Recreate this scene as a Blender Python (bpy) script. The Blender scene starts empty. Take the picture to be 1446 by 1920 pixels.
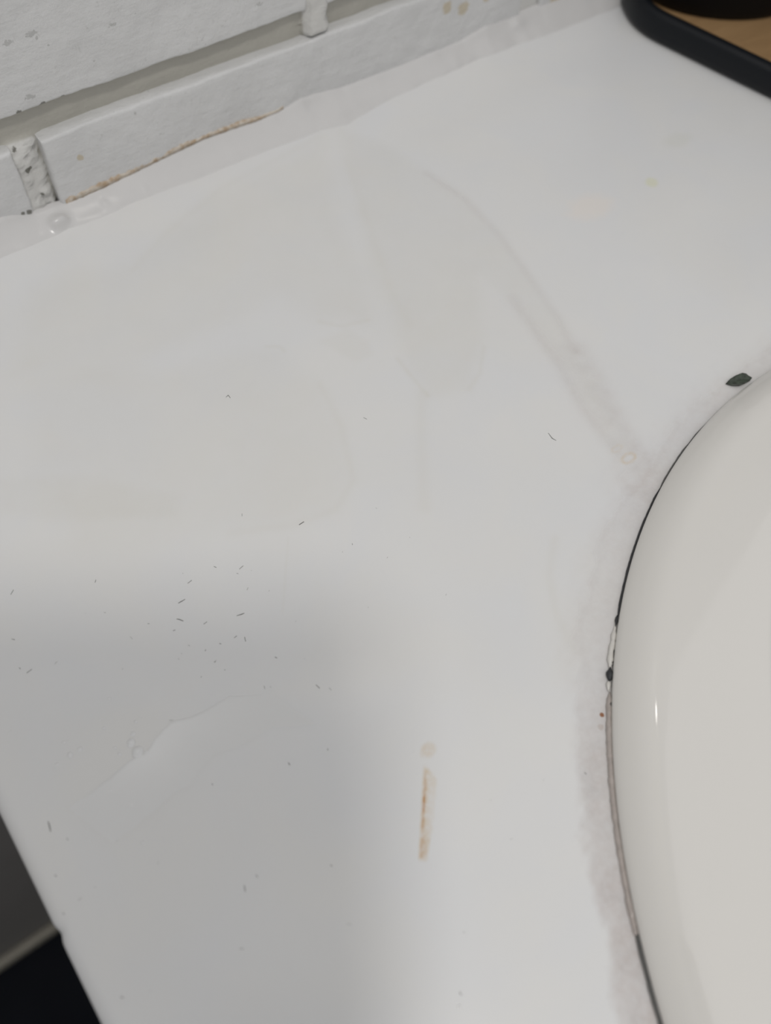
import bpy, bmesh, math, random
import numpy as np
from mathutils import Vector, Matrix, noise

# ------------------------------------------------------------------ camera, world, lights, exposure
S = bpy.context.scene
MM = 0.001
TOP = 0.85                                     # height of the counter surface above the floor


def W(x, y, z=0.0):                            # wall-based millimetres -> metres (x along wall, y out of wall = negative, z above counter)
    return Vector((x * MM, y * MM, TOP + z * MM))


RIGHT = Vector((0.8138286, -0.579625, 0.0414467))
DOWN = Vector((-0.4846946, -0.7164228, -0.5018062))
FWD = Vector((0.3205528, 0.3882953, -0.8639865))
CAM = W(-53.96, -262.73, 221.84)
cd = bpy.data.cameras.new('camera')
cam = bpy.data.objects.new('camera', cd)
S.collection.objects.link(cam)
cam.matrix_world = Matrix(((RIGHT.x, -DOWN.x, -FWD.x, CAM.x), (RIGHT.y, -DOWN.y, -FWD.y, CAM.y),
                           (RIGHT.z, -DOWN.z, -FWD.z, CAM.z), (0, 0, 0, 1)))
cd.sensor_fit = 'AUTO'
cd.sensor_width = 36.0
cd.lens = 36.0 * 1656.7 / 1920.0
cd.clip_start = 0.005
cd.dof.use_dof = True
cd.dof.focus_distance = 0.262
cd.dof.aperture_fstop = 8.0
S.camera = cam

world = bpy.data.worlds.new('room_ambient')
S.world = world
world.use_nodes = True
world.node_tree.nodes['Background'].inputs[0].default_value = (0.99, 0.99, 1.0, 1)
world.node_tree.nodes['Background'].inputs[1].default_value = 0.30


def lamp(name, pos, watts, radius, col):
    l = bpy.data.lights.new(name, 'POINT')
    l.energy = watts
    l.shadow_soft_size = radius
    l.color = col
    o = bpy.data.objects.new(name, l)
    o.location = pos
    S.collection.objects.link(o)
    return o


lamp('ceiling_lamp', W(-113, -424, 755), 5.5, 0.034, (1.0, 0.975, 0.94))

lamp('mirror_lamp', W(100, -60, 513), 0.11, 0.011, (1.0, 0.96, 0.9))
al = bpy.data.lights.new('overhead_fill', 'AREA')  # added area light: soft fill from above, not a real fixture
al.shape = 'SQUARE'
al.size = 3.0
al.energy = 15.0
al.color = (1.0, 0.995, 1.0)
ao = bpy.data.objects.new('overhead_fill', al)
ao.location = W(-50, -1510, 1500)
S.collection.objects.link(ao)

S.view_settings.view_transform = 'Standard'
S.view_settings.look = 'None'
S.view_settings.gamma = 1
S.view_settings.use_curve_mapping = False
S.view_settings.exposure = 0.0

# measured outlines, all in millimetres on the counter (x, y) or on the wall (x, z)
BEAD_FRONT = [(-22.7, -8.5), (-11.2, -8.7), (-5.2, -8.3), (3.0, -7.9), (8.7, -8.5), (37.0, -8.1), (59.5, -9.5), (82.3, -9.8), (96.3, -10.3), (105.9, -10.5), (116.8, -12.8), (131.0, -10.6), (153.4, -8.6), (172.7, -8.3), (187.8, -7.1), (204.5, -7.8), (221.2, -9.2), (242.0, -10.1), (260.8, -10.3)]
BEAD_TOP = [(-15.5, 10.0), (-5.6, 5.3), (2.2, 5.1), (6.8, 4.5), (22.5, 5.1), (39.0, 6.8), (50.7, 7.8), (61.8, 8.7), (85.2, 7.4), (93.7, 7.7), (103.6, 10.1), (122.9, 7.1), (138.2, 6.7), (154.2, 6.2), (170.0, 6.8), (182.4, 6.6), (194.6, 9.7), (209.3, 7.8)]
TAN = [(7.4, 6.6), (13.0, 7.7), (18.9, 7.3), (29.5, 8.2), (39.4, 8.2), (50.8, 8.7), (62.0, 10.0), (73.0, 8.7), (85.3, 7.8), (91.4, 8.6)]
POLY = {'fan': [(113.0, -14.6), (122.5, -29.8), (127.2, -50.9), (130.1, -70.1), (128.5, -92.2), (123.8, -117.0), (120.3, -135.1), (115.4, -151.3), (110.9, -166.6), (103.7, -186.5), (98.2, -187.6), (100.9, -175.0), (106.6, -153.4), (109.6, -136.5), (112.8, -118.7), (109.8, -104.9), (92.5, -128.0), (76.5, -141.2), (63.3, -136.3), (65.9, -121.2), (73.7, -104.5), (78.9, -84.8), (92.2, -55.8), (101.8, -34.7)], 'left': [(103.2, -14.7), (92.4, -16.3), (59.1, -17.9), (35.2, -25.6), (13.1, -36.0), (-7.9, -26.8), (-19.3, -26.6), (-38.4, -57.3), (-17.0, -76.6), (-7.3, -75.4), (8.1, -75.0), (46.3, -75.2), (53.0, -90.9), (66.3, -99.7), (75.8, -82.8), (84.3, -57.2), (95.2, -34.0)], 'pinkish': [(-36.1, -63.9), (-15.1, -72.7), (3.9, -82.8), (35.2, -92.9), (38.3, -113.3), (34.7, -130.7), (27.1, -149.0), (16.9, -154.2), (-2.9, -148.3), (-23.3, -138.6), (-49.4, -125.0), (-50.8, -96.5)], 'patch': [(47.9, -98.6), (58.4, -98.7), (61.0, -107.2), (59.2, -112.8), (53.0, -112.7), (50.6, -107.1)], 'lowl': [(-58.3, -91.4), (-38.5, -102.5), (-17.7, -125.4), (-22.4, -130.8), (-51.4, -112.2), (-62.7, -101.5)]}
STROKE = {'edge': [(126.3, -52.1), (129.7, -70.5), (128.5, -92.2), (123.8, -117.0), (120.3, -133.7), (115.5, -148.6), (112.4, -159.9), (107.9, -174.8), (104.4, -189.4)], 'edge2': [(112.8, -118.7), (108.1, -146.4), (102.3, -166.0), (100.2, -178.2), (99.6, -186.2)], 'arc1': [(52.3, -91.3), (57.3, -97.1), (66.3, -99.7)], 'arc2': [(64.8, -118.4), (64.2, -127.9), (64.1, -136.0)], 'arc3': [(91.6, -130.1), (83.4, -138.1), (76.5, -141.2)], 'streak': [(62.5, -134.5), (49.5, -152.5), (38.8, -167.9)], 'arc4': [(32.3, -91.0), (35.9, -93.4), (36.1, -95.7)], 'pinkedge': [(38.3, -113.3), (34.7, -130.7), (26.8, -148.8), (16.9, -154.2), (3.9, -151.8), (-12.5, -143.8)], 'leftedge': [(104.4, -12.8), (59.1, -17.9), (32.4, -26.9), (12.6, -37.1)], 'fanl': [(105.2, -29.8), (92.3, -62.4), (79.3, -96.8), (76.8, -109.4)], 'bottomedge': [(63.6, -197.6), (54.5, -205.8), (47.8, -216.9), (45.8, -226.9)], 'scratch': [(0.3, -154.6), (-6.6, -164.1), (-13.2, -173.2)]}
HAIR = [[(11.1, -101.5), (12.1, -101.2), (12.1, -102.5)], [(5.3, -152.6), (7.0, -152.5)], [(-21.4, -150.5), (-21.0, -151.2)], [(-16.0, -155.2), (-14.6, -154.9)], [(-29.9, -151.0), (-28.5, -150.8)], [(-34.9, -154.8), (-34.0, -154.8), (-32.8, -154.8)], [(-70.7, -127.2), (-69.5, -126.3)], [(-23.8, -166.9), (-22.6, -167.2), (-21.7, -167.4)], [(-37.5, -158.6), (-36.8, -159.3), (-36.3, -160.2)], [(-39.9, -161.1), (-39.3, -161.2)], [(-31.6, -171.1), (-31.3, -171.6)], [(-27.6, -172.0), (-26.7, -171.9)], [(-25.2, -173.4), (-25.6, -174.6)], [(-16.8, -195.2), (-16.5, -196.6)], [(-87.6, -187.3), (-87.8, -188.6), (-88.1, -189.8)], [(-53.5, -225.8), (-53.5, -226.5)], [(-56.9, -226.2), (-57.4, -227.5)], [(-85.7, -193.4), (-85.5, -193.8)], [(-77.4, -147.8), (-77.2, -148.3)], [(-76.4, -150.2), (-74.9, -150.0)], [(-38.1, -234.0), (-38.0, -234.5)], [(-90.5, -230.2), (-90.0, -230.7)], [(-91.4, -199.2), (-91.2, -199.7)], [(25.9, -252.4), (26.0, -253.1)], [(86.5, -168.3), (86.2, -170.5), (86.7, -171.8)], [(-33.4, -208.1), (-33.5, -208.9)], [(42.3, -131.7), (42.8, -132.8)], [(-75.7, -139.3), (-75.1, -140.0)], [(-21.5, -182.7), (-21.2, -183.3)], [(-29.4, -272.4), (-29.4, -273.2)], [(-93.4, -207.7), (-93.2, -208.1)], [(-32.3, -164.0), (-31.2, -163.9)]]
WATER = [(-82.2, -187.3), (-74.9, -186.8), (-69.6, -186.1), (-64.9, -185.4), (-60.8, -185.9), (-57.6, -184.0), (-52.4, -182.7), (-45.9, -184.7), (-36.8, -185.1), (-26.3, -191.5), (-20.3, -202.4), (-21.9, -214.5), (-30.2, -229.0), (-46.6, -233.4), (-65.0, -226.0), (-79.3, -214.6), (-84.6, -201.0)]
DROP = [((-59.4, -177.6), 3), ((-57.9, -177.2), 2), ((-61.4, -179.9), 4), ((-62.9, -181.7), 7), ((-66.7, -180.6), 3), ((-66.4, -182.6), 3), ((-62.6, -184.6), 9), ((-54.9, -184.8), 3), ((-60.8, -185.9), 3), ((-61.2, -187.5), 3), ((-69.7, -187.4), 4), ((-72.2, -189.3), 4), ((-69.5, -195.0), 3), ((-56.4, -191.4), 3), ((-66.7, -174.5), 3), ((-62.2, -168.4), 3), ((-76.5, -175.9), 5), ((-73.9, -175.9), 4), ((-80.1, -176.2), 3), ((-71.6, -204.4), 3), ((-66.5, -172.1), 2), ((-76.4, -172.1), 3), ((-62.9, -199.3), 2), ((-31.2, -274.7), 3), ((-29.1, -272.9), 2)]
LEAF = [(147.2, -185.9), (149.4, -185.5), (152.0, -185.6), (154.6, -186.0), (155.8, -186.8), (155.9, -187.7), (156.6, -188.9), (154.7, -189.5), (151.9, -189.5), (149.9, -189.2), (148.2, -187.8)]

# ------------------------------------------------------------------ helpers
COL = S.collection
random.seed(4)


def mesh_obj(name, verts, faces, mat, parent=None, smooth=True):
    me = bpy.data.meshes.new(name)
    me.from_pydata([tuple(v) for v in verts], [], faces)
    me.update()
    if smooth:
        me.polygons.foreach_set('use_smooth', [True] * len(me.polygons))
    if mat:
        me.materials.append(mat)
    o = bpy.data.objects.new(name, me)
    COL.objects.link(o)
    if parent:
        o.parent = parent
    return o


def tag(o, label=None, cat=None, group=None, kind=None):
    for k, v in (('label', label), ('category', cat), ('group', group), ('kind', kind)):
        if v:
            o[k] = v
    return o


def empty(name, label, cat):
    o = bpy.data.objects.new(name, None)
    o.empty_display_size = 0.02
    COL.objects.link(o)
    return tag(o, label, cat)


def nz(x, y, z=0.0, s=1.0):
    return noise.noise(Vector((x * s, y * s, z * s)))


def smooth01(t):
    t = np.clip(t, 0, 1)
    return t * t * (3 - 2 * t)


def interp(tab, x):
    return float(np.interp(x, [a for a, b in tab], [b for a, b in tab]))


# ------------------------------------------------------------------ materials
class NT:
    def __init__(s, name):
        s.m = bpy.data.materials.new(name)
        s.m.use_nodes = True
        s.t = s.m.node_tree
        s.b = s.t.nodes['Principled BSDF']
        s.geo = s.t.nodes.new('ShaderNodeNewGeometry')

    def node(s, ty, **kw):
        n = s.t.nodes.new(ty)
        for k, v in kw.items():
            setattr(n, k, v)
        return n

    def link(s, a, b):
        s.t.links.new(a, b)

    def val(s, inp, v):
        if hasattr(v, 'is_linked') or hasattr(v, 'links'):
            s.link(v, inp)
        else:
            inp.default_value = v

    def math(s, op, a, b=0.0, c=None, clamp=False):
        n = s.node('ShaderNodeMath', operation=op, use_clamp=clamp)
        s.val(n.inputs[0], a)
        s.val(n.inputs[1], b)
        if c is not None:
            s.val(n.inputs[2], c)
        return n.outputs[0]

    def noise(s, scale, detail=3, rough=0.55, dist=0.0, vec=None):
        n = s.node('ShaderNodeTexNoise')
        n.inputs['Scale'].default_value = scale
        n.inputs['Detail'].default_value = detail
        n.inputs['Roughness'].default_value = rough
        n.inputs['Distortion'].default_value = dist
        s.link(vec if vec else s.geo.outputs['Position'], n.inputs['Vector'])
        return n.outputs['Fac']

    def ramp(s, v, lo, hi, a=0.0, b=1.0):
        n = s.node('ShaderNodeMapRange', interpolation_type='SMOOTHSTEP')
        s.link(v, n.inputs['Value'])
        for i, q in zip(('From Min', 'From Max', 'To Min', 'To Max'), (lo, hi, a, b)):
            n.inputs[i].default_value = q
        return n.outputs[0]

    def mix(s, f, a, b):
        n = s.node('ShaderNodeMix', data_type='RGBA')
        s.val(n.inputs[0], f)
        s.val(n.inputs[6], a if not isinstance(a, tuple) else (*a, 1))
        s.val(n.inputs[7], b if not isinstance(b, tuple) else (*b, 1))
        return n.outputs[2]

    def spot(s, c, r, wob=0.4, freq=900, stretch=(1, 1, 1), lo=1.0, hi=0.6):
        """soft irregular blotch round a world point (mm), radius r mm"""
        v = s.node('ShaderNodeVectorMath', operation='SUBTRACT')
        s.link(s.geo.outputs['Position'], v.inputs[0])
        v.inputs[1].default_value = W(*c)
        v2 = s.node('ShaderNodeVectorMath', operation='MULTIPLY')
        s.link(v.outputs[0], v2.inputs[0])
        v2.inputs[1].default_value = stretch
        v3 = s.node('ShaderNodeVectorMath', operation='LENGTH')
        s.link(v2.outputs[0], v3.inputs[0])
        d = s.math('DIVIDE', v3.outputs['Value'], r * MM)
        d = s.math('ADD', d, s.math('MULTIPLY', s.math('SUBTRACT', s.noise(freq, 2), 0.5), wob * 2))
        return s.ramp(d, lo, hi)

    def bump(s, h, strength=0.3, dist=0.0005, prev=None):
        n = s.node('ShaderNodeBump')
        n.inputs['Strength'].default_value = strength
        n.inputs['Distance'].default_value = dist
        s.link(h, n.inputs['Height'])
        if prev is not None:
            s.link(prev, n.inputs['Normal'])
        return n.outputs[0]

    def done(s, col, rough=0.5, normal=None, ior=1.5, coat=0.0):
        s.val(s.b.inputs['Base Color'], (*col, 1) if isinstance(col, tuple) else col)
        s.val(s.b.inputs['Roughness'], rough)
        s.b.inputs['IOR'].default_value = ior
        s.b.inputs['Coat Weight'].default_value = coat
        s.b.inputs['Coat Roughness'].default_value = 0.06
        if normal is not None:
            s.link(normal, s.b.inputs['Normal'])
        return s.m


def plain(name, col, rough=0.5, var=0.06, scale=300, coat=0.0):
    n = NT(name)
    f = n.noise(scale, 4)
    c = n.mix(f, tuple(v * (1 - var) for v in col), tuple(min(1, v * (1 + var)) for v in col))
    return n.done(c, rough, n.bump(f, 0.1, 0.0002), coat=coat)


# painted brick -------------------------------------------------------------
def brick_paint(name, base, marks=True, deep_shade=None):
    n = NT(name)
    big = n.noise(40, 4)
    c = n.mix(n.ramp(big, 0.3, 0.7), tuple(v * 0.965 for v in base), tuple(min(1, v * 1.02) for v in base))
    # grey scuffs where the paint is thin
    sc = n.math('MULTIPLY', n.ramp(n.noise(420, 6, 0.7, 0.8), 0.58, 0.70), n.ramp(n.noise(70, 3), 0.44, 0.58))
    c = n.mix(n.math('MULTIPLY', sc, 0.5), c, (0.42, 0.42, 0.40))
    if marks:
        tan = [((16.1, 0, 18.9), 1.5), ((172.9, 0, 22.5), 3.0), ((181.4, 0, 19.5), 3.4), ((193, 0, 21), 2.4), ((234, 0, 7.5), 4.5)]
        for p, r in tan:
            c = n.mix(n.math('MULTIPLY', n.spot(p, r, 0.6, 500), 0.6), c, (0.52, 0.42, 0.24))
        for p, r in (((-3.2, 1, 28.6), 1.1), ((-1.6, 1, 20.6), 1.2), ((-0.6, 1, 20.8), 1.0), ((0.3, 1, 9.3), 0.8), ((-6.3, 0, 6.3), 1.2),
                     ((-8.5, 0, 6.6), 0.9), ((2, 0, 40.4), 1.3), ((10, 1.5, 40), 1.3), ((17, 1.5, 40), 0.9), ((-3.5, 5, 33), 0.8)):
            c = n.mix(n.math('MULTIPLY', n.spot(p, r, 0.45, 1500, (1, 0.35, 1)), 0.85), c, (0.13, 0.125, 0.10))
    if deep_shade:
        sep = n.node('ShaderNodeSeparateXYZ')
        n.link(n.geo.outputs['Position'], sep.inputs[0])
        c = n.mix(n.ramp(sep.outputs['Y'], 0.0030, 0.0044), c, deep_shade)  # shade in the recessed joints painted in: mortar darkens with depth
    if marks:
        for px_, pz_, r_ in [(13.2, 62.5, 1.1), (14.3, 60.8, 0.7), (17.1, 57.7, 0.5), (5.6, 62.0, 1.0), (29.7, 48.3, 0.6), (38.4, 57.3, 0.9), (7.0, 44.2, 1.1), (46.4, 58.1, 0.5), (90.4, 47.8, 0.9), (47.3, 33.3, 0.6), (38.5, 27.2, 0.6)]:
            c = n.mix(n.math('MULTIPLY', n.spot((px_, 0, pz_), r_, 0.9, 1400, (0.5 if r_ > 0.8 else 1, 0.3, 1)), 0.42), c, (0.27, 0.27, 0.25))
    fine = n.noise(900, 5, 0.6)
    mid = n.noise(160, 5, 0.6)
    # brush strokes: stretched along the wall
    mp = n.node('ShaderNodeMapping')
    mp.inputs['Scale'].default_value = (0.12, 1, 1)
    n.link(n.geo.outputs['Position'], mp.inputs['Vector'])
    st = n.noise(500, 3, 0.5, 0.2, mp.outputs[0])
    b = n.bump(mid, 0.5, 0.0014)
    b = n.bump(st, 0.35, 0.0006, b)
    b = n.bump(fine, 0.22, 0.0003, b)
    return n.done(c, 0.5, b)


M_BRICK = brick_paint('white_painted_brick', (0.685, 0.685, 0.68))
M_MORTAR = brick_paint('white_painted_mortar', (0.68, 0.672, 0.645), deep_shade=(0.47, 0.455, 0.405))

# counter ---------------------------------------------------------------------
n = NT('white_counter_with_stains')
at = n.node('ShaderNodeAttribute', attribute_name='stain')
sp = n.node('ShaderNodeSeparateColor')
n.link(at.outputs['Color'], sp.inputs[0])
beige, grime, rust = sp.outputs
cloud = n.noise(28, 4, 0.5, 0.6)
base = n.mix(n.ramp(cloud, 0.3, 0.7), (0.782, 0.785, 0.790), (0.800, 0.795, 0.782))
bm_ = n.math('MULTIPLY', beige, n.ramp(n.noise(95, 4, 0.6), 0.25, 0.7, 0.7, 1.0))
base = n.mix(n.math('MULTIPLY', bm_, 0.6, clamp=True), base, (0.70, 0.68, 0.62))
gm = n.math('MULTIPLY', grime, n.ramp(n.noise(520, 6, 0.7), 0.3, 0.68, 0.68, 1.0))
gm = n.math('MULTIPLY', gm, n.ramp(n.noise(120, 4, 0.6), 0.3, 0.6, 0.75, 1.0), clamp=True)
gcol = n.mix(n.noise(210, 3), (0.46, 0.44, 0.435), (0.56, 0.47, 0.43))
base = n.mix(gm, base, gcol)
rm = n.math('MULTIPLY', rust, n.ramp(n.noise(600, 4, 0.6), 0.3, 0.62, 0.45, 1.0), clamp=True)
rcol = n.mix(n.ramp(rust, 0.45, 1.0), (0.66, 0.50, 0.30), (0.52, 0.25, 0.07))
base = n.mix(rm, base, rcol)
for p_, r_, k_, c_ in (((166.5, -99.5, 0), 9.0, 0.42, (0.87, 0.79, 0.72)), ((195.3, -102.1, 0), 3.2, 0.5, (0.74, 0.74, 0.50)),
                       ((221.6, -89.5, 0), 6, 0.2, (0.66, 0.66, 0.56))):
    base = n.mix(n.math('MULTIPLY', n.spot(p_, r_, 0.35, 200, (0.75, 1.2, 1) if r_ > 5 else (1, 1, 1), 1.1, 0.4), k_), base, c_)
base = n.mix(n.math('MULTIPLY', n.spot((39.6, -244.0, 0), 0.75, 0.2, 2000), 0.95), base, (0.28, 0.10, 0.03))
base = n.mix(n.math('MULTIPLY', n.spot((37.2, -246.2, 0), 1.0, 0.3, 2000), 0.35), base, (0.42, 0.32, 0.25))
bmp = n.bump(n.noise(60, 2), 0.12, 0.0006)
bmp = n.bump(n.math('ADD', grime, n.math('MULTIPLY', n.noise(900, 4), 0.4)), 0.05, 0.0003, bmp)
ro = n.math('ADD', n.math('MULTIPLY', grime, 0.25), n.math('ADD', 0.22, n.math('MULTIPLY', beige, 0.06)))
M_COUNTER = n.done(base, ro, bmp)

M_SINK = None
n = NT('glazed_cream_ceramic')
c = n.mix(n.noise(20, 2), (0.775, 0.757, 0.722), (0.79, 0.77, 0.735))
c = n.mix(n.math('MULTIPLY', n.spot((20.5, -266.5, 2.0), 0.8, 0.2, 1500, (1, 0.6, 1)), 0.9), c, (0.16, 0.12, 0.11))
M_SINK = n.done(c, 0.055, n.bump(n.noise(22, 1), 0.10, 0.0012))
M_BEAD = plain('white_silicone', (0.655, 0.645, 0.635), 0.2, 0.03, 120)
n = NT('tan_old_adhesive')
f = n.noise(420, 5, 0.65)
M_TAN = n.done(n.mix(n.ramp(f, 0.35, 0.62), (0.47, 0.35, 0.235), (0.66, 0.60, 0.52)), 0.6, n.bump(f, 0.4, 0.0003))
M_MOULD_SHADE = plain('black_mould_shade', (0.035, 0.037, 0.04), 0.6, 0.5, 1500)  # serves the mould patches and the painted shade of the rim gap
M_GAP_SHADE = plain('grey_gap_shade', (0.12, 0.12, 0.115), 0.6, 0.5, 1500)
M_SEAL = plain('stained_clear_silicone', (0.47, 0.42, 0.39), 0.08, 0.3, 500)
M_FRAG = plain('white_sealant', (0.72, 0.70, 0.66), 0.25, 0.1, 900)
M_TRAY = NT('black_tray_plastic')
M_TRAY = M_TRAY.done((0.006, 0.0075, 0.010), 0.42, ior=1.35)
M_CORK = NT('tan_wood')
mp = M_CORK.node('ShaderNodeMapping')
mp.inputs['Scale'].default_value = (0.15, 1, 1)
mp.inputs['Rotation'].default_value = (0, 0, 0.4)
M_CORK.link(M_CORK.geo.outputs['Position'], mp.inputs['Vector'])
f = M_CORK.noise(260, 5, 0.6, 0.5, mp.outputs[0])
M_CORK = M_CORK.done(M_CORK.mix(f, (0.26, 0.155, 0.07), (0.42, 0.265, 0.13)), 0.45)
M_BLACK = NT('satin_black').done((0.003, 0.003, 0.0035), 0.5, ior=1.3)
M_CHROME = NT('chrome')
M_CHROME.b.inputs['Metallic'].default_value = 1
M_CHROME = M_CHROME.done((0.7, 0.7, 0.7), 0.12)
M_DARKTILE = plain('dark_floor', (0.014, 0.017, 0.026), 0.45, 0.5, 9)
M_SHADE_PANEL = plain('shade_grey_panel', (0.16, 0.152, 0.145), 0.6, 0.12, 12)  # shade on the lower wall put into its dark grey
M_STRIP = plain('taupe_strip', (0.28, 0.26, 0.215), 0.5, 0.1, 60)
M_HAIR = plain('dark_hair', (0.17, 0.17, 0.16), 0.5, 0.3, 500)
n = NT('dark_green_leaf')
f = n.noise(700, 4, 0.6)
M_LEAF = n.done(n.mix(n.ramp(f, 0.3, 0.7), (0.030, 0.036, 0.027), (0.075, 0.095, 0.072)), 0.42, n.bump(f, 0.4, 0.0003))

# thin water; the bright reflection along its edge is painted as a paler colour
n = NT('water_sheen')
fa = n.node('ShaderNodeAttribute', attribute_name='sheen')
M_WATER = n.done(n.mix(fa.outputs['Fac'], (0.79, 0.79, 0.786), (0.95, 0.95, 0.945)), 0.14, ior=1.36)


# ------------------------------------------------------------------ wall of painted brick
Z1 = 29.8


def axis(*segs):
    """(start, stop, step) pieces joined into one increasing coordinate list"""
    out = []
    for a, b, st in segs:
        k = max(1, int(round((b - a) / st)))
        out += [a + (b - a) * i / k for i in range(k)]
    out.append(segs[-1][1])
    return out


xs = axis((-900, -130, 110), (-130, 270, 1.6), (270, 900, 105))
zs = axis((-850, -50, 200), (-50, -5, 15), (-5, 95, 1.2), (95, 900, 100))


def mortar_depth(x, z):
    d = 5.0 + 0.6 * nz(x, z, 3, 0.09)
    jz = 1 - float(smooth01((z - Z1 + 1.5) / 2.5))
    d_low = 1.3 + (0.8 if x > 0 else 0.0) * 1.0 + 2.0 * nz(x, z, 7, 0.35) + 1.3 * nz(x, z, 17, 0.9) + 1.6 * float(smooth01((x - 2.5) / 2.0))
    w = jz * float(smooth01((7.0 - abs(x - 0.0)) / 2.0))
    d = d * (1 - w) + d_low * w
    w = jz * float(smooth01((7.5 - abs(x - 219)) / 2.0))
    d = d * (1 - w) + 1.2 * w
    # the plugged head joint of the upper course: mortar brought out flush
    wx = float(smooth01((5.2 - abs(x - 113.4 - 0.7 * nz(z, 2, 9, 0.4))) / 1.2))
    w = wx * float(smooth01((z - Z1 + 0.5) / 1.2))
    return d * (1 - w) + (0.1 + 0.5 * nz(x, z, 5, 0.5)) * w


V = [W(x, mortar_depth(x, z), z) for z in zs for x in xs]
nx = len(xs)
F = [(j * nx + i, j * nx + i + 1, (j + 1) * nx + i + 1, (j + 1) * nx + i) for j in range(len(zs) - 1) for i in range(nx - 1)]
wall = mesh_obj('wall_back', V, F, M_MORTAR)
wall['kind'] = 'structure'


def brick(x0, x1, z0, z1, step, seed, amp, mesh=None):
    r, D = 1.1, 9.0

    def prof(a, b):
        k = max(2, int((b - a - 2 * r) / step))
        inner = [(a + r + (b - a - 2 * r) * i / k, 0.0) for i in range(k + 1)]
        left, right = [], []
        if step < 5:
            dep = [D, 6, 4.5, 3.2, 2.1, r]
        else:
            dep = [D, r]
        for d in dep:
            left.append((a, d))
            right.append((b, d))
        for t in (30, 60):
            c, s_ = math.cos(math.radians(t)), math.sin(math.radians(t))
            left.append((a + r - r * c, r - r * s_))
            right.append((b - r + r * c, r - r * s_))
        return left + inner + right[::-1]
    U, Vv = prof(x0, x1), prof(z0, z1)
    pts = []
    for z, dz in Vv:
        for x, dx in U:
            y = max(dx, dz)
            p = Vector((x, y, z))
            if amp:
                q = Vector((x, y * 2, z)) * 0.05 + Vector((seed, 0, 0))
                o = noise.noise_vector(q) * amp + noise.noise_vector(q * 5) * amp * 0.38 + noise.noise_vector(q * 14) * amp * 0.14
                p += Vector((o.x * 0.6, o.y * 0.8, o.z * 0.6))
            pts.append(W(*p))
    m = len(U)
    fs = [(j * m + i, j * m + i + 1, (j + 1) * m + i + 1, (j + 1) * m + i) for j in range(len(Vv) - 1) for i in range(m - 1)]
    return mesh_obj('brick', pts, fs, M_BRICK, wall)


near = [(5.0, 213.5, 0), (-221, -4.8, 0), (224.5, 440, 0), (-111, 109.8, 1), (117.2, 330, 1), (-336, -121, 1)]
for i, (a, b, k) in enumerate(near):
    nb = brick(a, b, -35.2 + 75 * k, 29.8 + 75 * k, 1.7, 3.1 * i + 1, 0.9)
    nb.location.y = (1.3 if k else -0.3) * MM
shared = None
for k in range(-1, 8):
    off = 0 if k % 2 == 0 else 109
    for i in range(-4, 5):
        a, b = off + 225 * i + 5, off + 225 * (i + 1) - 5
        if k in (0, 1) and not (b < -230 or a > 435 or (k == 1 and (b < -340 or a > 325))):
            continue
        if b < -880 or a > 880:
            continue
        if shared is None:
            shared = brick(0, 215, 0, 65, 22, 5, 0.6)
            o = shared
        else:
            o = shared.copy()
            COL.objects.link(o)
        o.location = (a * MM, 0, (-35.2 + 75 * k) * MM)

# lower wall panel (shade painted into its colour), strip and floor, seen past the counter's end
def box(name, x0, x1, y0, y1, z0, z1, mat, parent=None, bev=1.5, segs=3):
    bm = bmesh.new()
    bmesh.ops.create_cube(bm, size=1)
    for v in bm.verts:
        v.co = W((x0 + x1) / 2 + v.co.x * (x1 - x0), (y0 + y1) / 2 + v.co.y * (y1 - y0), (z0 + z1) / 2 + v.co.z * (z1 - z0))
    if bev:
        bmesh.ops.bevel(bm, geom=bm.edges[:], offset=bev * MM, segments=segs, affect='EDGES', profile=0.5)
    me = bpy.data.meshes.new(name)
    bm.to_mesh(me)
    bm.free()
    me.materials.append(mat)
    me.polygons.foreach_set('use_smooth', [True] * len(me.polygons))
    o = bpy.data.objects.new(name, me)
    COL.objects.link(o)
    if parent:
        o.parent = parent
    return o


p = box('wall_lower', -900, 900, -2, 12, -850, -112, M_SHADE_PANEL)
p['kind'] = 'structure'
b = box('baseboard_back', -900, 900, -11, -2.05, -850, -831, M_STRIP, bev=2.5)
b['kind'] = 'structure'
fl = box('floor', -1600, 1600, -1800, 12, -890, -850, M_DARKTILE, bev=0)
fl['kind'] = 'structure'

# ------------------------------------------------------------------ counter with the sink cut-out
SC = (160.1, -410.6)
SA, SB, SB2 = 180.0, 220.0, 180.0


def ell_scale(x, y):
    b_ = np.where(y > SC[1], SB, SB2)
    return np.sqrt(((x - SC[0]) / SA) ** 2 + ((y - SC[1]) / b_) ** 2)


XL, R, TH = -96.8, 4.0, 36.0
ax = [(XL, -TH), (XL, -TH * 0.6), (XL, -R - 2)]
for i in range(9):
    t = math.radians(90 * i / 8)
    ax.append((XL + R - R * math.cos(t), -R + R * math.sin(t)))
inner = axis((XL + R + 0.5, 200, 0.55), (200, 300, 2.5), (300, 430, 4), (430, 880, 50))
ax += [(v, 0.0) for v in inner]
ay = [(-640 - 0.0, -TH), (-640, -R - 2)]
for i in range(7):
    t = math.radians(90 * i / 6)
    ay.append((-640 + R - R * math.cos(t), -R + R * math.sin(t)))
ay += [(v, 0.0) for v in axis((-634, -340, 4), (-340, 0, 0.55))]
AX, AY = np.array(ax), np.array(ay)
XX, YY = np.meshgrid(AX[:, 0], AY[:, 0])
ZZ = np.minimum(AX[None, :, 1], AY[:, None, 1])
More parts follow.
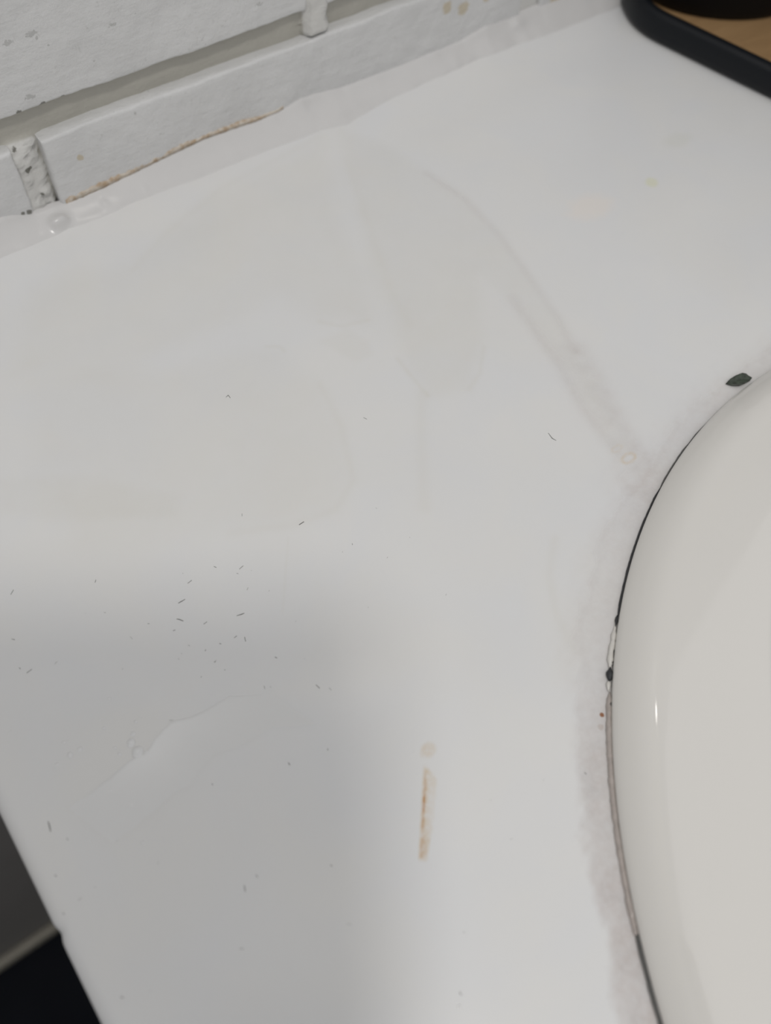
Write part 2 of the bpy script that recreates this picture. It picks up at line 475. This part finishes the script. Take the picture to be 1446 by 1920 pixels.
# small chip in the left edge
g = np.exp(-(((YY + 210.5) / 1.6) ** 2)) * np.exp(-(((XX - XL) / 2.5) ** 2))
XXd = XX + g * 0.6
H, Wd = XX.shape
co = np.stack([XXd * MM, YY * MM, TOP + ZZ * MM], -1).reshape(-1, 3)
idx = np.arange(H * Wd).reshape(H, Wd)
quads = np.stack([idx[:-1, :-1], idx[:-1, 1:], idx[1:, 1:], idx[1:, :-1]], -1)
cx_ = (XX[:-1, :-1] + XX[1:, 1:]) / 2
cy_ = (YY[:-1, :-1] + YY[1:, 1:]) / 2
keep = ell_scale(cx_, cy_) > 0.90
quads = quads[keep].reshape(-1, 4)
# underside
ux, uy = np.linspace(XL, 880, 90), np.linspace(-640, 0, 70)
UX, UY = np.meshgrid(ux, uy)
uco = np.stack([UX * MM, UY * MM, np.full_like(UX, TOP - TH * MM)], -1).reshape(-1, 3)
ui = np.arange(UX.size).reshape(UX.shape) + len(co)
uq = np.stack([ui[:-1, :-1], ui[1:, :-1], ui[1:, 1:], ui[:-1, 1:]], -1)
ucx, ucy = (UX[:-1, :-1] + UX[1:, 1:]) / 2, (UY[:-1, :-1] + UY[1:, 1:]) / 2
uq = uq[ell_scale(ucx, ucy) > 0.90].reshape(-1, 4)
co = np.concatenate([co, uco])
allq = np.concatenate([quads, uq])
me = bpy.data.meshes.new('countertop')
me.vertices.add(len(co))
me.vertices.foreach_set('co', co.ravel())
me.loops.add(len(allq) * 4)
me.loops.foreach_set('vertex_index', allq.ravel().astype(np.int32))
me.polygons.add(len(allq))
me.polygons.foreach_set('loop_start', np.arange(0, len(allq) * 4, 4, dtype=np.int32))
me.polygons.foreach_set('loop_total', np.full(len(allq), 4, dtype=np.int32))
me.update(calc_edges=True)
me.polygons.foreach_set('use_smooth', [True] * len(allq))
me.materials.append(M_COUNTER)
counter = bpy.data.objects.new('countertop', me)
COL.objects.link(counter)
tag(counter, 'white stained countertop running along the painted brick wall, sink set into it', 'countertop')

# stains, painted in the counter's own plane (millimetres)
PX, PY = XX.ravel(), YY.ravel()


def seg_dist(pts, closed=False):
    best = np.full(PX.shape, 1e9)
    n_ = len(pts)
    for i in range(n_ if closed else n_ - 1):
        (x1, y1), (x2, y2) = pts[i], pts[(i + 1) % n_]
        dx, dy = x2 - x1, y2 - y1
        t = np.clip(((PX - x1) * dx + (PY - y1) * dy) / (dx * dx + dy * dy + 1e-9), 0, 1)
        best = np.minimum(best, (PX - x1 - t * dx) ** 2 + (PY - y1 - t * dy) ** 2)
    return np.sqrt(best)


def inside(pts):
    c_ = np.zeros(PX.shape, bool)
    for i in range(len(pts)):
        (x1, y1), (x2, y2) = pts[i], pts[i - 1]
        if y1 == y2:
            continue
        c_ ^= ((y1 > PY) != (y2 > PY)) & (PX < (x2 - x1) * (PY - y1) / (y2 - y1) + x1)
    return c_


def poly_mask(pts, soft):
    d = seg_dist(pts, True)
    return smooth01(0.5 + np.where(inside(pts), d, -d) / (2 * soft))


def stroke(pts, w):
    return np.exp(-(seg_dist(pts) / w) ** 2)


def wob(freq, seed):                      # cheap smooth wobble field
    r_ = np.random.default_rng(seed)
    out = np.zeros(PX.shape)
    for _ in range(7):
        a_ = r_.uniform(0, 6.28)
        f_ = freq * r_.uniform(0.5, 1.8)
        out += np.sin((PX * math.cos(a_) + PY * math.sin(a_)) * f_ + r_.uniform(0, 6.28))
    return out / 7


beige = np.zeros(PX.shape)
beige += 0.42 * poly_mask(POLY['fan'], 4.0)
beige += 0.38 * poly_mask(POLY['left'], 6.0)
beige += 0.32 * poly_mask(POLY['pinkish'], 6.0)
beige += 0.30 * poly_mask(POLY['patch'], 1.6)
beige += 0.30 * poly_mask(POLY['lowl'], 2.5)
for k_, w_, a_ in (('arc1', 0.8, 0.35), ('arc2', 0.8, 0.45), ('arc3', 0.9, 0.35), ('streak', 2.2, 0.35), ('arc4', 0.7, 0.4),
                   ('pinkedge', 1.3, 0.25), ('leftedge', 1.6, 0.2), ('fanl', 1.6, 0.14), ('bottomedge', 1.5, 0.35), ('scratch', 0.35, 0.3)):
    beige += a_ * stroke(STROKE[k_], w_)
beige += 0.14 * np.clip(wob(0.12, 3) * 2, 0, 1)
# grime: grey film hugging the sink, tailing off up the drip line
es = ell_scale(PX, PY)
dd = (es - 1) * 190.0
wv = wob(0.35, 5) * 2.2 + wob(1.1, 9) * 1.2 + wob(2.6, 11) * 0.5
width = np.interp(PY, [-420, -300, -262, -240, -222, -205, -196], [6.6, 7.2, 6.6, 7.5, 8.5, 8.0, 5.0])
amp_ = np.interp(PY, [-420, -300, -250, -235, -215, -190], [0.80, 0.78, 0.62, 0.42, 0.36, 0.42])
grime = amp_ * smooth01((width + wv - dd) / np.interp(PY, [-250, -225], [2.6, 8.0]) * 0.5 + 0.5) * (dd > -25)
grime += 0.12 * np.exp(-((dd - width - wv) / 1.1) ** 2) * (dd > 0)
grime += 0.34 * stroke(STROKE['edge'][5:], 4.2) * (0.7 + 0.5 * wob(0.8, 21))
grime += 0.16 * stroke(STROKE['edge'][:6], 1.7)
grime += 0.20 * stroke(STROKE['edge2'], 2.2)
grime += 0.30 * np.exp(-(((PX - 98) / 9) ** 2 + ((PY + 196) / 8) ** 2)) * (0.8 + 0.8 * wob(0.9, 33))
# rust marks
rust = np.zeros(PX.shape)
ta = np.array([-6.2, -228.3])
tb = np.array([-20.2, -245.2])
u = (tb - ta) / np.linalg.norm(tb - ta)
nn = np.array([-u[1], u[0]])
if nn[0] < 0:
    nn = -nn                              # towards the sink
ll = (PX - ta[0]) * u[0] + (PY - ta[1]) * u[1]
rr = (PX - ta[0]) * nn[0] + (PY - ta[1]) * nn[1]
L_ = float(np.linalg.norm(tb - ta))
wR = np.interp(ll, [0, 3, 6, 12, 17, 22], [1.0, 3.8, 3.4, 3.2, 2.6, 2.2]) + 0.35 * wob(1.6, 41)
body = smooth01((rr + 0.6) / 0.7) * smooth01((wR - rr) / 0.7) * smooth01((ll + 0.5) / 1.2) * smooth01((L_ - ll + 0.5) / 1.0)
rust += body * (0.36 + 0.16 * smooth01((1.6 - rr) / 1.2) + 0.20 * smooth01((ll - 14) / 4))
hole = np.exp(-(((ll - 9) / 5.0) ** 2) - (((rr - 2.4) / 1.0) ** 2))
rust -= 0.20 * hole * body
rust += 0.75 * np.exp(-((rr - 0.25) / 0.35) ** 2) * np.exp(-((ll - 9.2) / 2.0) ** 2)
rust += 0.40 * np.exp(-((rr - 0.25) / 0.4) ** 2) * np.exp(-((ll - 13.0) / 0.8) ** 2)
rust += 0.35 * np.exp(-((rr - 0.3) / 0.45) ** 2) * np.exp(-((ll - 14.4) / 0.5) ** 2)
rust += 0.25 * np.exp(-((rr - 0.4) / 0.5) ** 2) * np.exp(-((ll - 4.5) / 3) ** 2)
rust += 0.38 * smooth01(1.9 - np.sqrt(((PX + 2.9) / 1.5) ** 2 + ((PY + 225.4) / 1.2) ** 2) + 0.3 * wob(1.5, 8))
for cx0, cy0, ra, rb, st in ((101.0, -189.2, 2.4, 1.4, 0.45), (100.4, -184.6, 1.9, 1.0, 0.2)):
    q = np.sqrt(((PX - cx0) / ra) ** 2 + ((PY - cy0) / rb) ** 2)
    rust += st * np.exp(-((q - 1) / 0.28) ** 2)
st_ = np.zeros((len(co), 4), dtype=np.float32)
st_[:len(PX), 0] = np.clip(beige, 0, 1)
st_[:len(PX), 1] = np.clip(grime, 0, 1)
st_[:len(PX), 2] = np.clip(rust, 0, 1)
st_[:, 3] = 1
ca = me.color_attributes.new('stain', 'FLOAT_COLOR', 'POINT')
ca.data.foreach_set('color', st_.ravel())

# ------------------------------------------------------------------ silicone bead along the wall
bx = axis((XL + 1, 270, 0.9), (270, 860, 20))
V = []
NP = 9
for x in bx:
    fy = interp(BEAD_FRONT, x) + 0.25 * nz(x, 0, 1, 0.2) + (0.6 * nz(x, 5, 1, 0.08))
    tz = interp(BEAD_TOP, x) + 0.15 * nz(x, 9, 1, 0.3)
    for j in range(NP + 1):
        t = j / NP
        a_ = t * math.pi / 2
        # concave fillet: from wall top edge to counter edge
        k = 0.62
        y = fy * ((1 - k) * t + k * (1 - math.cos(a_)))
        z = tz * ((1 - k) * (1 - t) + k * (1 - math.sin(a_)))
        bulge = 0.3 * nz(x * 0.6, t * 5, 4, 0.12) + 0.9
        for (mx_, my_, am, sg) in ((1.2, 0.62, 2.6, 3.0), (3.3, 0.72, 1.3, 1.1), (-0.9, 0.75, 1.2, 1.0), (1.2, 0.8, 0.9, 0.8),
                                   (211, 0.3, 1.2, 3.5), (18.5, 0.62, 0.55, 0.8), (34.0, 0.7, 0.5, 0.8), (90, 0.15, 0.6, 3)):
            bulge += am * math.exp(-((x - mx_) / sg) ** 2 - ((t - my_) / 0.16) ** 2)
        nrm = Vector((0, -tz, -fy)).normalized()
        s_ = math.sin(math.pi * t)
        p_ = W(x, y, z) + nrm * (bulge * s_ ** 0.7 * MM if s_ > 0 else 0)
        if j == 0:
            p_ = W(x, 1.5, z)
        if j == NP:
            p_ = W(x, fy, -0.15)
        V.append(p_)
m = NP + 1
F = [(i * m + j, i * m + j + 1, (i + 1) * m + j + 1, (i + 1) * m + j) for i in range(len(bx) - 1) for j in range(NP)]
bead = mesh_obj('sealant_bead', V, F, M_BEAD)
tag(bead, 'lumpy white sealant bead along the joint of countertop and brick wall', 'sealant')
V = []
tx = axis((6.6, 96, 0.7))
for x in tx:
    lo = interp(BEAD_TOP, x) + 0.2
    fade = min(1.0, max(0.15, (97 - x) / 25))
    hi = lo + (0.75 + 1.0 * nz(x, 3, 8, 0.16) + 0.8 * nz(x, 6, 8, 0.7) + 0.9 * math.exp(-((x - 14) / 6) ** 2)) * fade + 0.05
    if x < 9:
        lo -= 4.0 * (9 - x) / 2.4
    for y, z in ((1.0, lo - 0.8), (-0.75, lo - 0.8), (-0.7, (lo + hi) / 2), (-0.55, hi), (1.0, hi + 0.1)):
        V.append(W(x, y + 0.2 * nz(x, z, 2, 0.8), z))
F = [(i * 5 + j, i * 5 + j + 1, (i + 1) * 5 + j + 1, (i + 1) * 5 + j) for i in range(len(tx) - 1) for j in range(4)]
r_ = mesh_obj('old_adhesive', V, F, M_TAN, bead)
tag(r_, 'tan line of old adhesive above the bead')

# ------------------------------------------------------------------ sink
NS = 360
prof = [(6, 0.4), (2.0, 0.4), (0.5, 0.7), (0.0, 1.3), (0.05, 2.0), (0.5, 2.8)]
z_at = lambda s: 2.4 + 5.3 * (1 - (1 - min(s, 11.5) / 11.5) ** 2) + 1.6 * (1 - (1 - s / 30) ** 2)
for s in (1.2, 2.2, 3.5, 5, 7, 9, 11, 13, 15, 17, 19, 21, 23, 25, 27, 30):
    prof.append((s, z_at(s)))
for s, z in ((33, 9.2), (37, 8.9), (41, 8.3), (45, 7.3), (49, 5.7), (52, 3.0), (54, -0.8), (55.5, -6)):
    prof.append((s, z))
bowl = [(0.985, -20), (0.95, -45), (0.89, -72), (0.80, -95), (0.68, -112), (0.52, -124), (0.34, -131), (0.2, -134), (0.14, -136)]


def rim_point(th, s):
    b_ = SB if math.sin(th) > 0 else SB2
    x, y = SA * math.cos(th), b_ * math.sin(th)
    nx_, ny_ = x / SA ** 2, y / b_ ** 2
    l = math.hypot(nx_, ny_)
    return x - nx_ / l * s, y - ny_ / l * s


V = []
for i in range(NS):
    th = 2 * math.pi * i / NS
    for s, z in prof:
        x, y = rim_point(th, s)
        V.append(W(SC[0] + x, SC[1] + y, z))
    for g_, z in bowl:
        x, y = rim_point(th, 55.5)
        V.append(W(SC[0] + x * g_, SC[1] + y * g_, z))
m = len(prof) + len(bowl)
F = [(i * m + j, ((i + 1) % NS) * m + j, ((i + 1) % NS) * m + j + 1, i * m + j + 1) for i in range(NS) for j in range(m - 1)]
sink = empty('sink', 'cream glazed oval drop-in sink with broad rounded rim', 'sink')
sink.location = W(SC[0], SC[1], 0)
bas = mesh_obj('basin', [v - sink.location for v in V], F, M_SINK, sink)
V, F = [], []
for i in range(48):
    t = 2 * math.pi * i / 48
    for rr_, z in ((34, -134.5), (33, -132.5), (28, -132), (24, -134), (22, -140), (0.5, -141)):
        V.append(Vector((rr_ * MM * math.cos(t), rr_ * MM * math.sin(t), z * MM)))
for i in range(48):
    for j in range(5):
        F.append((i * 6 + j, ((i + 1) % 48) * 6 + j, ((i + 1) % 48) * 6 + j + 1, i * 6 + j + 1))
mesh_obj('drain', V, F, M_CHROME, sink)


def ring_tube(name, y_list, rad, off, z, mat, parent, wobble=0.2, ns=8, flat=1.0):
    """sealant, dirt or gap shade laid along the sink's outer edge between the given wall distances (mm)"""
    pts = []
    y = y_list[0]
    k = max(3, int(abs(y_list[1] - y_list[0]) / 0.5))
    for i in range(k + 1):
        y = y_list[0] + (y_list[1] - y_list[0]) * i / k
        v = math.asin(max(-1, min(1, (y - SC[1]) / SB)))
        th = math.pi - v
        if len(y_list) > 2:
            th = v
        x_, y_ = rim_point(th, -off)
        pts.append((SC[0] + x_, SC[1] + y_, z, i / k))
    vs, fs = [], []
    for i, (x, y, zz, t) in enumerate(pts):
        a0, a1 = pts[max(0, i - 1)], pts[min(len(pts) - 1, i + 1)]
        d = Vector((a1[0] - a0[0], a1[1] - a0[1], 0)).normalized()
        sd = Vector((-d.y, d.x, 0))
        end = min(1.0, min(i, len(pts) - 1 - i) / 3.0 + 0.12)
        rr_ = rad * end * (1 + wobble * 2 * nz(x, y, 11, 0.5) + wobble * nz(x, y, 3, 2.0))
        for j in range(ns):
            a_ = 2 * math.pi * j / ns
            q = Vector((x, y, zz)) + sd * rr_ * math.cos(a_) + Vector((0, 0, rr_ * flat * math.sin(a_)))
            vs.append(W(*q) - parent.location)
    for i in range(len(pts) - 1):
        for j in range(ns):
            fs.append((i * ns + j, i * ns + (j + 1) % ns, (i + 1) * ns + (j + 1) % ns, (i + 1) * ns + j))
    fs.append(tuple(range(ns))[::-1])
    fs.append(tuple((len(pts) - 1) * ns + j for j in range(ns)))
    return mesh_obj(name, vs, fs, mat, parent)


seal = empty('sink_sealant', 'worn sealant line between sink rim and countertop, dark mould and painted shade in the gap', 'sealant')
seal.location = W(4, -300, 0)
ring_tube('gap_shade_line', (-330, -286), 0.6, 0.2, 0.4, M_GAP_SHADE, seal, 0.15)  # dark tubes paint the shade in the open gap under the rim
ring_tube('gap_shade_line', (-203, -193.5), 0.34, 0.1, 0.5, M_GAP_SHADE, seal, 0.3)
ring_tube('gap_shade_line', (-226.5, -202.5), 0.36, 0.1, 0.5, M_MOULD_SHADE, seal, 0.2)
tag(ring_tube('silicone_line', (-288, -240.8), 0.85, 0.3, 0.2, M_SEAL, seal, 0.15), 'glossy clear sealant stained brown')
ring_tube('silicone_line', (-236.5, -226), 0.55, 0.45, 0.4, M_FRAG, seal, 0.5)
for a_, b_, r_ in ((-240.9, -238.8, 1.1), (-236.4, -231.0, 0.75)):
    ring_tube('sealant_crumb', (a_, b_), r_, 0.75, 0.5, M_FRAG, seal, 0.3)
for a_, b_, r_, o_ in ((-238.9, -236.1, 1.0, 0.6), (-236.0, -234.6, 0.35, 0.2), (-233.8, -232.3, 0.4, 0.1), (-231.6, -230.2, 0.35, 0.1), (-228.3, -226.0, 0.6, 0.4),
                       (-225.2, -224.0, 0.5, 0.3), (-244.5, -242.3, 0.55, 0.1), (-247.5, -245.8, 0.4, 0.0)):
    ring_tube('mould_patch', (a_, b_), r_, o_, 0.65, M_MOULD_SHADE, seal, 0.5)

# ------------------------------------------------------------------ tray with wooden base, a black bottle and an added one for shade
# outline runs clockwise from the back-left corner
key = [(500, -4.5), (268, -4.5), (256.5, -28), (274, -98), (286, -142), (305, -158), (480, -158), (506, -120), (514, -30)]


def round_poly(pts, rads, k=10):
    out = []
    n_ = len(pts)
    for i in range(n_):
        p0, p1, p2 = Vector(pts[i - 1]), Vector(pts[i]), Vector(pts[(i + 1) % n_])
        a_, b_ = (p0 - p1), (p2 - p1)
        r = min(rads[i], a_.length * 0.45, b_.length * 0.45)
        A, B = p1 + a_.normalized() * r, p1 + b_.normalized() * r
        for j in range(k + 1):
            t = j / k
            out.append((A * (1 - t) ** 2 + p1 * 2 * t * (1 - t) + B * t * t))
    return out


outl = round_poly(key, [20, 14, 14, 30, 12, 12, 18, 20, 18])


def offset_poly(pts, d):
    out = []
    n_ = len(pts)
    for i in range(n_):
        t = (pts[(i + 1) % n_] - pts[i - 1])
        if t.length < 1e-6:
            t = Vector((1, 0))
        t.normalize()
        out.append(pts[i] + Vector((-t.y, t.x)) * d)
    return out


def loops(name, rows, mat, parent, cap_first=False, cap_last=False):
    V = []
    for pts, z in rows:
        for p_ in pts:
            V.append(W(p_[0], p_[1], z) - parent.location)
    n_ = len(rows[0][0])
    F = [(i * n_ + j, i * n_ + (j + 1) % n_, (i + 1) * n_ + (j + 1) % n_, (i + 1) * n_ + j) for i in range(len(rows) - 1) for j in range(n_)]
    if cap_first:
        F.append(tuple(range(n_))[::-1])
    if cap_last:
        F.append(tuple((len(rows) - 1) * n_ + j for j in range(n_)))
    return mesh_obj(name, V, F, mat, parent)


tray = empty('tray', 'black rimmed tray with tan wooden base in the corner by the wall', 'tray')
tray.location = W(385, -80, 0)
rows = []
for d, z in ((5.0, 0.0), (2.5, 0.15), (0.6, 0.7), (-0.6, 1.9), (-0.9, 4.0), (-0.6, 7.0), (0.0, 9.6), (0.9, 11.0), (2.2, 11.6), (3.6, 11.6), (4.8, 11.2), (5.4, 10.4), (5.8, 7), (6.2, 3.2)):
    rows.append((offset_poly(outl, d), z))
loops('tray_rim', rows, M_TRAY, tray, cap_first=True)
base_ = [(offset_poly(outl, 6.0), 1.0), (offset_poly(outl, 6.0), 3.6), (offset_poly(outl, 7.0), 4.0)]
loops('wooden_base', base_, M_CORK, tray, cap_last=True)


def bottle(name, label, x, y, z, prof_, rot=0.0, sx=1.0, sy=1.0):
    o = empty(name, label, 'bottle')
    o.location = W(x, y, z)
    o.rotation_euler.z = rot
    o.scale = (sx, sy, 1)
    V, F = [], []
    k = 56
    for i in range(k):
        t = 2 * math.pi * i / k
        for r, h in prof_:
            V.append(Vector((r * math.cos(t), r * math.sin(t), h)) * MM)
    m_ = len(prof_)
    for i in range(k):
        for j in range(m_ - 1):
            F.append((i * m_ + j, ((i + 1) % k) * m_ + j, ((i + 1) % k) * m_ + j + 1, i * m_ + j + 1))
    F.append(tuple(i * m_ for i in range(k))[::-1])
    mesh_obj('bottle_body', V, F, M_BLACK, o)
    V, F = [], []
    h0 = prof_[-1][1]
    cp = [(12, h0 - 6), (12.5, h0), (12.5, h0 + 14), (11, h0 + 16), (0.3, h0 + 16)]
    for i in range(k):
        t = 2 * math.pi * i / k
        for r, h in cp:
            V.append(Vector((r * math.cos(t), r * math.sin(t), h)) * MM)
    for i in range(k):
        for j in range(len(cp) - 1):
            F.append((i * 5 + j, ((i + 1) % k) * 5 + j, ((i + 1) % k) * 5 + j + 1, i * 5 + j + 1))
    mesh_obj('bottle_cap', V, F, M_BLACK, o)
    return o


pr = [(23, 0), (25, 0.6), (26, 2.5), (26.3, 6), (26.3, 80), (25, 88), (20, 96), (13, 100), (11, 103)]
bottle('bottle', 'broad black bottle standing on the tan base of the tray, nearest the wall corner', 305.5, -29.8, 4.0, pr, math.radians(-35.6), 1.42, 0.88)
pr2 = [(27, 0), (29, 0.6), (30, 2.5), (30, 6), (30, 120), (29, 130), (22, 140), (14, 146), (11, 150)]  # mostly unseen bottle, added to shade the tray and counter beside it
bottle('bottle', 'added taller black bottle, mostly out of view, shading the right of the tray', 351, -82, 4.0, pr2)

# ------------------------------------------------------------------ leaf
pts = [Vector(p_) for p_ in LEAF]
ctr = sum(pts, Vector((0, 0))) / len(pts)
V, F = [], []
ringn = 5
for lay, dz in ((1, 0.0), (-1, -0.28)):
    for k in range(ringn):
        f_ = 1 - k / ringn
        for p_ in pts:
            q = ctr + (p_ - ctr) * f_
            ax_ = (q.x - 147.2) * 0.93 + (q.y + 185.9) * -0.33
            side = (q.y + 187.4) + 0.33 * (q.x - 151.9)
            h = 0.75 + 0.12 * abs(side) + 0.35 * math.sin(ax_ * 0.45) + 0.15 * nz(q.x, q.y, 2, 0.8) - 0.25 * math.exp(-(side / 0.5) ** 2)
            V.append(W(q.x, q.y, max(0.30, h) + dz))
    V.append(W(ctr.x, ctr.y, 0.75 + dz))
n_ = len(pts)
blk = ringn * n_ + 1
for l in (0, 1):
    o_ = l * blk
    for k in range(ringn - 1):
        for j in range(n_):
            f4 = (o_ + k * n_ + j, o_ + k * n_ + (j + 1) % n_, o_ + (k + 1) * n_ + (j + 1) % n_, o_ + (k + 1) * n_ + j)
            F.append(f4 if l else f4[::-1])
    for j in range(n_):
        f3 = (o_ + (ringn - 1) * n_ + j, o_ + (ringn - 1) * n_ + (j + 1) % n_, o_ + blk - 1)
        F.append(f3 if l else f3[::-1])
for j in range(n_):
    F.append((j, (j + 1) % n_, blk + (j + 1) % n_, blk + j))
leaf = mesh_obj('leaf_fragment', V, F, M_LEAF)
tag(leaf, 'small dark green torn leaf fragment lying at the sink edge', 'leaf')

# ------------------------------------------------------------------ hair clippings and specks (nobody could count them)
V, F = [], []


def sliver(pts_, rad):
    base_i = len(V)
    for i, p_ in enumerate(pts_):
        a_, b_ = Vector(pts_[max(0, i - 1)]), Vector(pts_[min(len(pts_) - 1, i + 1)])
        d = (b_ - a_)
        d = d.normalized() if d.length > 1e-6 else Vector((1, 0))
        r = rad * (0.55 if i in (0, len(pts_) - 1) else 1)
        sd = Vector((-d.y, d.x)) * r
        V.extend([W(p_[0] + sd.x, p_[1] + sd.y, 0.02), W(p_[0], p_[1], 0.02 + r * 1.3), W(p_[0] - sd.x, p_[1] - sd.y, 0.02)])
    for i in range(len(pts_) - 1):
        for j in range(2):
            F.append((base_i + i * 3 + j, base_i + i * 3 + j + 1, base_i + (i + 1) * 3 + j + 1, base_i + (i + 1) * 3 + j))
        F.append((base_i + i * 3 + 2, base_i + i * 3, base_i + (i + 1) * 3, base_i + (i + 1) * 3 + 2))


for i, h in enumerate(HAIR):
    sliver(h, 0.13 if i != 1 else 0.22)
rs = random.Random(12)
for i in range(55):
    if rs.random() < 0.65:
        x, y = rs.gauss(-38, 24), rs.gauss(-172, 18)
    else:
        x, y = rs.uniform(-88, 40), rs.uniform(-270, -150)
    if ell_scale(np.array(x), np.array(y)) < 1.04 or x < -92:
        continue
    a_ = rs.uniform(0, 3.1)
    l = rs.choice((0.15, 0.2, 0.3, 0.5, 0.9))
    sliver([(x, y), (x + l * math.cos(a_), y + l * math.sin(a_))], rs.choice((0.06, 0.08, 0.11)))
hair = mesh_obj('hair_clippings', V, F, M_HAIR)
tag(hair, 'tiny dark hair clippings and specks scattered over the white countertop', 'hair', kind='stuff')

# ------------------------------------------------------------------ thin film of water with droplets
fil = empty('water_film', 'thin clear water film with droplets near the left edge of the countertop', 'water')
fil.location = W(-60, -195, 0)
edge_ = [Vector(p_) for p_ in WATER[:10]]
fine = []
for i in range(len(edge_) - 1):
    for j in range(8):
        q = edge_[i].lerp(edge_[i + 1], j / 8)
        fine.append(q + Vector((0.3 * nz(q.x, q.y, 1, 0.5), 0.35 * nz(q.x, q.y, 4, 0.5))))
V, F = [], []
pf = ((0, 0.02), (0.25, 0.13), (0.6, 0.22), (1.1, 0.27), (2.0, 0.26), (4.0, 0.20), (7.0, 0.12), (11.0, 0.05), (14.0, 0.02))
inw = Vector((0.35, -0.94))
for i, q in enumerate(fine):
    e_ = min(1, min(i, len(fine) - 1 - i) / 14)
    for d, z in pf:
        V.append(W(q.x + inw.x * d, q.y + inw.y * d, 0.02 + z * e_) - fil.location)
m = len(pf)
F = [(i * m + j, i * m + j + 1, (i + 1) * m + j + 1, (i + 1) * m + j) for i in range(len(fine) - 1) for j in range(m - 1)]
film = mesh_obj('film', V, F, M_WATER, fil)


def sheen(o, vals):
    ca_ = o.data.color_attributes.new('sheen', 'FLOAT_COLOR', 'POINT')
    ca_.data.foreach_set('color', [c_ for v_ in vals for c_ in (v_, v_, v_, 1.0)])


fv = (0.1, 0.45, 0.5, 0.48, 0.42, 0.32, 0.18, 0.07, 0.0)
sheen(film, [fv[j] * min(1, min(i, len(fine) - 1 - i) / 22) * (0.55 + 0.45 * math.exp(-((i - 36) / 16) ** 2)) for i in range(len(fine)) for j in range(m)])
for (x, y), r in DROP:
    r = r * 0.20 * 0.8
    V, F = [], []
    k = 20
    for i in range(k):
        t = 2 * math.pi * i / k
        for q, h in ((1, 0.02), (0.92, 0.22), (0.72, 0.42), (0.42, 0.55), (0.05, 0.6)):
            V.append(Vector((q * r * (1 + 0.12 * math.sin(2 * t + x)) * math.cos(t), q * r * math.sin(t), h * r * 0.7)) * MM + W(x, y, 0.02) - fil.location)
    for i in range(k):
        for j in range(4):
            F.append((i * 5 + j, ((i + 1) % k) * 5 + j, ((i + 1) % k) * 5 + j + 1, i * 5 + j + 1))
    dr = mesh_obj('droplet', V, F, M_WATER, fil)
    sheen(dr, [(0.1, 0.7, 0.25, 0.1, 0.8)[j] for i in range(k) for j in range(5)])  # pale ring and bright centre paint the glints on each drop

# ------------------------------------------------------------------ the phone held over the counter (just behind the viewpoint); its soft shadow falls at lower left
ph = empty('smartphone', 'dark phone held flat above the left part of the countertop', 'phone')


def phone_part(name, x0, x1, y0, y1, z0, z1, rad, mat):
    rect = round_poly([(x0, y0), (x1, y0), (x1, y1), (x0, y1)], [rad] * 4, 8)
    back = 25.0
    rows = [(rect, z0), (offset_poly(rect, 0), z1)]
    V = []
    for pts_, z in rows:
        for p_ in pts_:
            V.append(CAM + (RIGHT * p_.x + DOWN * p_.y - FWD * (back + z)) * MM)
    n_ = len(rect)
    F = [(j, (j + 1) % n_, n_ + (j + 1) % n_, n_ + j) for j in range(n_)]
    F.append(tuple(range(n_)))
    F.append(tuple(range(n_, 2 * n_))[::-1])
    o = mesh_obj(name, V, F, mat, None, smooth=False)
    o.parent = ph
    return o


phone_part('phone_body', -66, 23.0, -27, 132, 0, 8.5, 9, M_TRAY)
